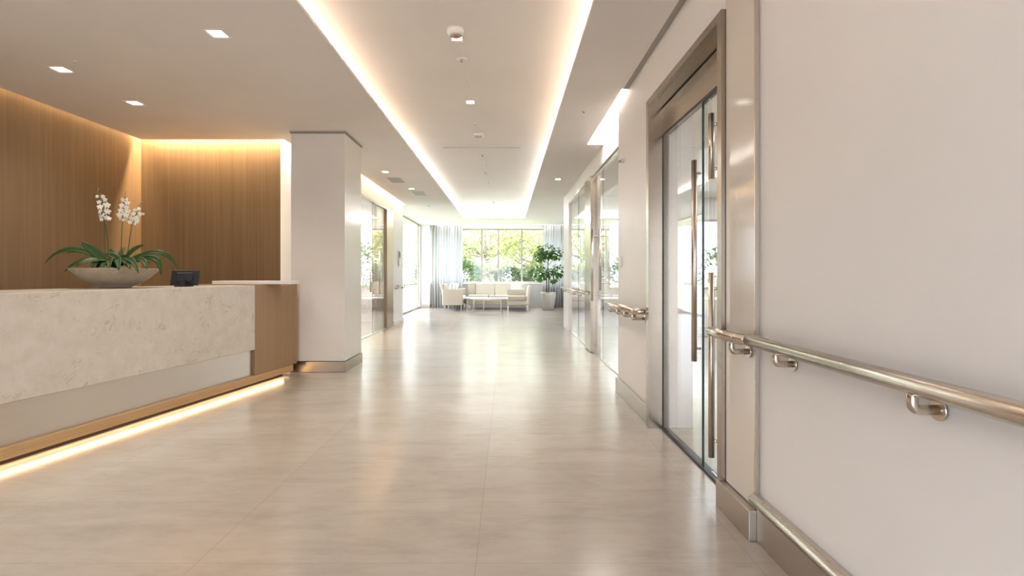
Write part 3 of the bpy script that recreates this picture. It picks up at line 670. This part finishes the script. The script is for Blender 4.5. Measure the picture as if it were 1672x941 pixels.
# back sofa facing camera
t = thing('long_sofa', (-.3, 18.3, 0), 'long cream sofa facing the corridor under the garden window', 'sofa')
b = B(); box(b, -1.36, .78, 17.95, 18.78, .15, .33, .015); O('seat_base', b, M['beige'], t)
for x0, x1 in ((-1.34, -.44), (-.43, .35), (.36, .76)):
    b = B(); box(b, x0, x1, 17.9, 18.5, .335, .49, .04, 3); O('seat_cushion', b, M['cream'], t)
for x0, x1, m_ in ((-1.9+.56, -1.10, 'beige'), (-1.095, -.435, 'cream'), (-.43, .30, 'cream'), (.305, .77, 'cream')):
    b = B(); box(b, x0, x1, -.08, .08, 0, .42, .03, 3, Matrix.Translation((0, 18.52, .47)) @ Matrix.Rotation(R(-8), 4, 'X')); O('back_cushion', b, M[m_], t)
b = B(); box(b, -1.36, .78, 18.66, 18.78, .33, .84, .03, 3); O('backrest', b, M['beige'], t)
legs(t, ((-1.3,18.0),(.72,18.0),(-1.3,18.72),(.72,18.72)), .15)
cushion('scatter_cushion', (.36, 18.22, .70), .45, .15, .40, Matrix.Rotation(R(-25),3,'X') @ Matrix.Rotation(R(-12),3,'Z'), 'white_fabric', 'white scatter cushion on the long sofa behind the armchair')
# right armchair facing left
t = thing('armchair', (.35, 17.5, 0), 'beige armchair on the right of the coffee table, side-on', 'armchair')
b = B(); box(b, .0, .64, 17.17, 17.80, .18, .33, .02); O('seat_base', b, M['beige'], t)
b = B(); box(b, -.01, .60, 17.16, 17.69, .335, .49, .04, 3); O('seat_cushion', b, M['beige'], t)
b = B(); box(b, .0, .62, 17.70, 17.80, .335, .69, .02, 3); O('armrest', b, M['beige'], t)
b = B(); box(b, -.055, .055, 17.16, 17.80, .0, .62, .04, 3, Matrix.Translation((.665, 0, .20)) @ Matrix.Rotation(R(7), 4, 'Y')); O('backrest', b, M['cream'], t)
legs(t, ((.03,17.2),(.66,17.2),(.03,17.76),(.66,17.76)), .18)
# coffee tables
def table(x0, x1, y0, y1, zt, label, name='coffee_table'):
    t = thing(name, ((x0+x1)/2, (y0+y1)/2, 0), label, 'table', 'lounge coffee tables')
    b = B(); box(b, x0, x1, y0, y1, zt-.035, zt, .006); O('table_top', b, M['offwhite'], t)
    for y in (y0+.04, y1-.04):
        b = B(); r = .009; a_, c_ = x0+.08, x1-.22
        box(b, a_-r, a_+r, y-r, y+r, 0, zt-.036); box(b, c_-r, c_+r, y-r, y+r, 0, zt-.036); box(b, a_+r, c_-r, y-r, y+r, 0, 2*r); box(b, a_+r, c_-r, y-r, y+r, zt-.036-2*r, zt-.036)
        O('leg_frame', b, M['frame_steel'], t)
    return t
table(-1.12, .03, 16.1, 16.72, .46, 'rectangular coffee table with steel loop legs nearest the corridor')
table(-1.38, -.55, 17.05, 17.6, .44, 'second coffee table half hidden behind the nearer one')
b = B(); lathe(b, [(0,0),(.025,0),(.032,.05),(.028,.11),(.022,.112),(.020,.02),(0,.02)], (-.58, 16.45, .461), 20); tag(O('vase', b, M['grille'], own=True), 'small grey vase on the nearer coffee table', 'vase')
b = B(); box(b, -1.0, -.78, 16.3, 16.55, .461, .472, .002); tag(O('magazine', b, M['paper'], own=True), 'white magazine lying on the nearer coffee table', 'magazine')
# ---- potted fig tree
px_, py_ = PX(895, 17.8), 17.8
t = thing('potted_tree', (px_, py_, 0), 'leafy green potted tree with two leaf clusters by the far right curtain', 'plant')
b = B(); lathe(b, [(0,.001),(.175,.001),(.19,.01),(.235,.40),(.255,.55),(.257,.585),(.245,.59),(.235,.57),(.225,.50),(0,.50)], (px_, py_, 0), 40); O('pot', b, M['pot'], t)
b = B(); lathe(b, [(0,.535),(.15,.54),(.228,.53),(.22,.51),(0,.50)], (px_, py_, 0), 24); O('soil', b, M['soil'], t)
b = B(); Z = Vector
base_ = Z((px_, py_, 0))
def br(pts, r0, r1): tube(b, [base_+Z(p) for p in pts], [r0+(r1-r0)*i/(len(pts)-1) for i in range(len(pts))], 8)
br([(-.05,0,.5),(-.05,0,.9),(-.06,0,1.1),(-.01,0,1.4),(0,0,1.6),(.05,.02,1.9)], .022, .010)
br([(.03,0,.5),(.02,0,.9),(.04,0,1.15),(.01,.02,1.4)], .020, .014)
br([(-.06,0,1.0),(-.15,0,1.15),(-.28,-.02,1.25)], .012, .006); br([(.04,0,1.05),(.15,.02,1.2),(.33,.03,1.3)], .012, .006)
br([(0,0,1.55),(-.12,.03,1.7),(-.3,.03,1.85)], .010, .005); br([(0,0,1.5),(.14,-.02,1.65),(.3,-.03,1.85)], .010, .005)
br([(.02,0,1.7),(-.05,.05,1.9),(-.08,.05,2.1)], .010, .004)
O('trunk', b, M['bark'], t)
b = B(); rf = random.Random(11)
def small_leaf(bm, c, d, L, w, nrm):
    d = d.normalized(); s = d.cross(nrm).normalized(); u = s.cross(d)
    pts = [c, c+d*L*.3+s*w*.42, c+d*L*.65+s*w*.45, c+d*L-u*L*.12, c+d*L*.65-s*w*.45, c+d*L*.3-s*w*.42]
    v = [bm.verts.new(p) for p in pts]; mm_ = bm.verts.new(c+d*L*.5-u*L*.06)
    for i in range(6): bm.faces.new((v[i], v[(i+1)%6], mm_))
def clump(bm, c, rx, ry, rz, n, L, rf, droop=-.5):
    for i in range(n):
        th, ph = rf.uniform(0, 6.283), math.acos(rf.uniform(-1, 1)); r_ = rf.uniform(.45, 1)**.6
        o_ = Z((math.sin(ph)*math.cos(th), math.sin(ph)*math.sin(th), math.cos(ph)))
        p = c + Z((o_.x*rx, o_.y*ry, o_.z*rz))*r_
        d = Z((o_.x, o_.y, o_.z*.5+droop+rf.uniform(-.3,.3))) + Z((rf.uniform(-.4,.4), rf.uniform(-.4,.4), 0))
        l_ = L*rf.uniform(.7, 1.2); small_leaf(bm, p, d, l_, l_*.55, Z((rf.uniform(-.5,.5), rf.uniform(-.5,.5)-.3, 1)))
for c, rx, rz, n in (((-.05,0,2.05),.26,.17,110), ((-.28,0,1.83),.17,.18,90), ((.25,0,1.90),.2,.18,110), ((.02,-.05,1.88),.22,.13,80),
                     ((-.26,0,1.22),.22,.22,110), ((-.08,-.05,1.28),.18,.14,50), ((.34,0,1.33),.19,.20,110), ((.2,-.03,1.1),.17,.14,60), ((-.22,0,1.5),.1,.05,12)):
    clump(b, base_+Z(c), rx, rx, rz, n, .12, rf)
O('foliage', b, M['fig_leaf'], t)
# ================================================================== GARDEN
b = B(); box(b, -30, 30, 19.16, 70, -.2, -.05); tag(O('lawn', b, M['grass'], own=True), 'pale green lawn outside the garden window', 'lawn')
b = B(); box(b, -30, -3.3, 8, 19.15, -.2, -.05); tag(O('terrace', b, M['asphalt'], own=True), 'pale paved terrace outside the left lounge glazing', 'paving')
def tree(x, y, h, crown, lv, mt_, label, seed, lean=.1):
    rf = random.Random(seed); t = thing('garden_tree', (x, y, -.05), label, 'tree', 'trees outside the garden window'); base = Z((x, y, -.05))
    b = B(); th = h*.45; r0 = .05+h*.02; top = base+Z((lean*h, 0, th))
    tube(b, [base, base.lerp(top, .5)+Z((-.05*h*lean,0,0)), top, top+Z((lean*.5, 0, h*.3))], [r0, r0*.8, r0*.6, r0*.2], 8)
    tips = []
    for k in range(11):
        a = k*2.4+rf.uniform(-.3,.3); s0 = base.lerp(top, rf.uniform(.45, 1)); L = crown*rf.uniform(.6, 1.05); e = s0+Z((math.cos(a)*L, math.sin(a)*L*.8, rf.uniform(.25,.9)*h*.4))
        mid = (s0+e)/2+Z((0,0,-.12*L)); tube(b, [s0, mid, e], [r0*.4, r0*.25, r0*.08], 6); tips += [e, mid.lerp(e, .5)]
    O('trunk', b, M['tree_bark'], t)
    b = B()
    for e in tips: clump(b, e+Z((0,0,.1)), crown*.36, crown*.36, crown*.27, int(lv/len(tips)), .17, rf, -.2)
    O('foliage', b, M[mt_], t)
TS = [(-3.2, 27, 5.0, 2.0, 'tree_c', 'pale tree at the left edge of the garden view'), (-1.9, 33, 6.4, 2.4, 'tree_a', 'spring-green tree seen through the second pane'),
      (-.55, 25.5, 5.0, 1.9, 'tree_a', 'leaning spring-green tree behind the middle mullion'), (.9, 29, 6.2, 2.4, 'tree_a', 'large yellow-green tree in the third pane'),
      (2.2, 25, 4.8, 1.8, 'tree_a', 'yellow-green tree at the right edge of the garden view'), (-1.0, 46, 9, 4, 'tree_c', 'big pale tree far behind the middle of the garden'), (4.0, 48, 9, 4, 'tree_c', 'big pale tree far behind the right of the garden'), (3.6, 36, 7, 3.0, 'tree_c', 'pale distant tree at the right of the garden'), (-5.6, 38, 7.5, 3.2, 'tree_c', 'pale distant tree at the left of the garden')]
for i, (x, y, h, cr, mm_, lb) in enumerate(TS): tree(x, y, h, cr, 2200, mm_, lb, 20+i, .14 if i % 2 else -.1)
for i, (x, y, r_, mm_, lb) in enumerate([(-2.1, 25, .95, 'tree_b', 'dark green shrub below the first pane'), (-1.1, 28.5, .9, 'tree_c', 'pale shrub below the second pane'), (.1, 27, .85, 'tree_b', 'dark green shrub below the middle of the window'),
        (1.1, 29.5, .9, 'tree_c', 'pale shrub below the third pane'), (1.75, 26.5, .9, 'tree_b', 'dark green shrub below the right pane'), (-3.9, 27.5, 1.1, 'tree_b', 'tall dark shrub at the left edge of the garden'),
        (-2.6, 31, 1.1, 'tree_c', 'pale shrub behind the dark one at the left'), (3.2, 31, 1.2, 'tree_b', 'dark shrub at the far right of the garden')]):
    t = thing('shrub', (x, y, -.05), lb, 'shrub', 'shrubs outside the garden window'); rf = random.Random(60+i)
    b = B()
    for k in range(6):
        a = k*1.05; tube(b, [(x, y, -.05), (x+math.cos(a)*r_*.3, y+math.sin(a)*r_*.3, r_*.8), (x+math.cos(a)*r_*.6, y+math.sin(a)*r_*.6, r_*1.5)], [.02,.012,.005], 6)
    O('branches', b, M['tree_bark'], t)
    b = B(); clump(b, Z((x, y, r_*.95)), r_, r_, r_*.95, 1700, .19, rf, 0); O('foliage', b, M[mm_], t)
for x, y, r_, lb in ((3.2, 14.2, .7, 'green shrub outside the side room window, nearest the lounge'), (4.4, 14.6, .9, 'green shrub in the middle outside the side room window'), (5.7, 14.2, .8, 'green shrub outside the right end of the side room window'),
                     (-4.2, 15.6, .9, 'green shrub on the terrace outside the left room window'), (-5.3, 18.5, 1.0, 'green shrub far out on the left terrace')):
    t = thing('shrub', (x, y, -.05), lb, 'shrub', 'shrubs outside the side windows'); rf = random.Random(int(x*90))
    b = B()
    for k in range(6):
        a = k*1.05; tube(b, [(x, y, -.05), (x+math.cos(a)*r_*.3, y+math.sin(a)*r_*.3, r_*.8), (x+math.cos(a)*r_*.6, y+math.sin(a)*r_*.6, r_*1.9)], [.02,.012,.005], 6)
    O('branches', b, M['tree_bark'], t)
    b = B(); clump(b, Z((x, y, r_*1.25)), r_, r_*.8, r_*1.1, 1100, .13, rf, 0); O('foliage', b, M['tree_b'], t)
b = B(); box(b, 2.31, 30, 12.16, 19.15, -.2, -.05); tag(O('side_lawn', b, M['grass'], own=True), 'pale lawn outside the side room window', 'lawn')
# side room furniture seen through the glass
def chair(x, y, rz, label):
    t = thing('side_chair', (x, y, 0), label, 'chair', 'chairs in the side room'); m4 = Matrix.Translation((x, y, 0)) @ Matrix.Rotation(R(rz), 4, 'Z')
    b = B(); box(b, -.24, .24, -.24, .24, .42, .49, .02, 2, m4); O('seat', b, M['beige'], t)
    b = B(); box(b, -.24, .24, .20, .26, .495, .86, .02, 2, m4); O('backrest', b, M['beige'], t)
    for a, c in ((-.21,-.21),(.21,-.21),(-.21,.21),(.21,.21)):
        b = B(); tube(b, [m4 @ Vector((a, c, 0)), m4 @ Vector((a, c, .42))], .012, 8); O('leg', b, M['chrome'], t)
chair(3.3, 10.6, 20, 'beige chair left of the side room table'); chair(4.7, 10.8, -30, 'beige chair right of the side room table'); chair(2.45, 10.2, 70, 'beige chair nearest the far glass wall in the side room')
t = thing('side_table', (3.95, 10.2, 0), 'round white table in the side room behind the glass door', 'table')
b = B(); lathe(b, [(0,.70),(.44,.70),(.45,.71),(.45,.73),(.44,.74),(0,.74)], (3.95, 10.2, 0), 40); O('table_top', b, M['offwhite'], t)
b = B(); lathe(b, [(0,.001),(.25,.001),(.25,.012),(.03,.03),(.025,.699),(0,.699)], (3.95, 10.2, 0), 30); O('pedestal', b, M['chrome'], t)
# unseen area lights added to brighten the rooms behind the glass doors
area('side_room_fill', (3.2, 3.5, CZ-.01), 1.2, 3, 22, NEUT); area('side_room_fill', (3.7, 9, CZ-.01), 2, 4, 90, COOL); area('left_room_fill', (-3.9, 11, CZ-.01), 1, 3, 60, NEUT)
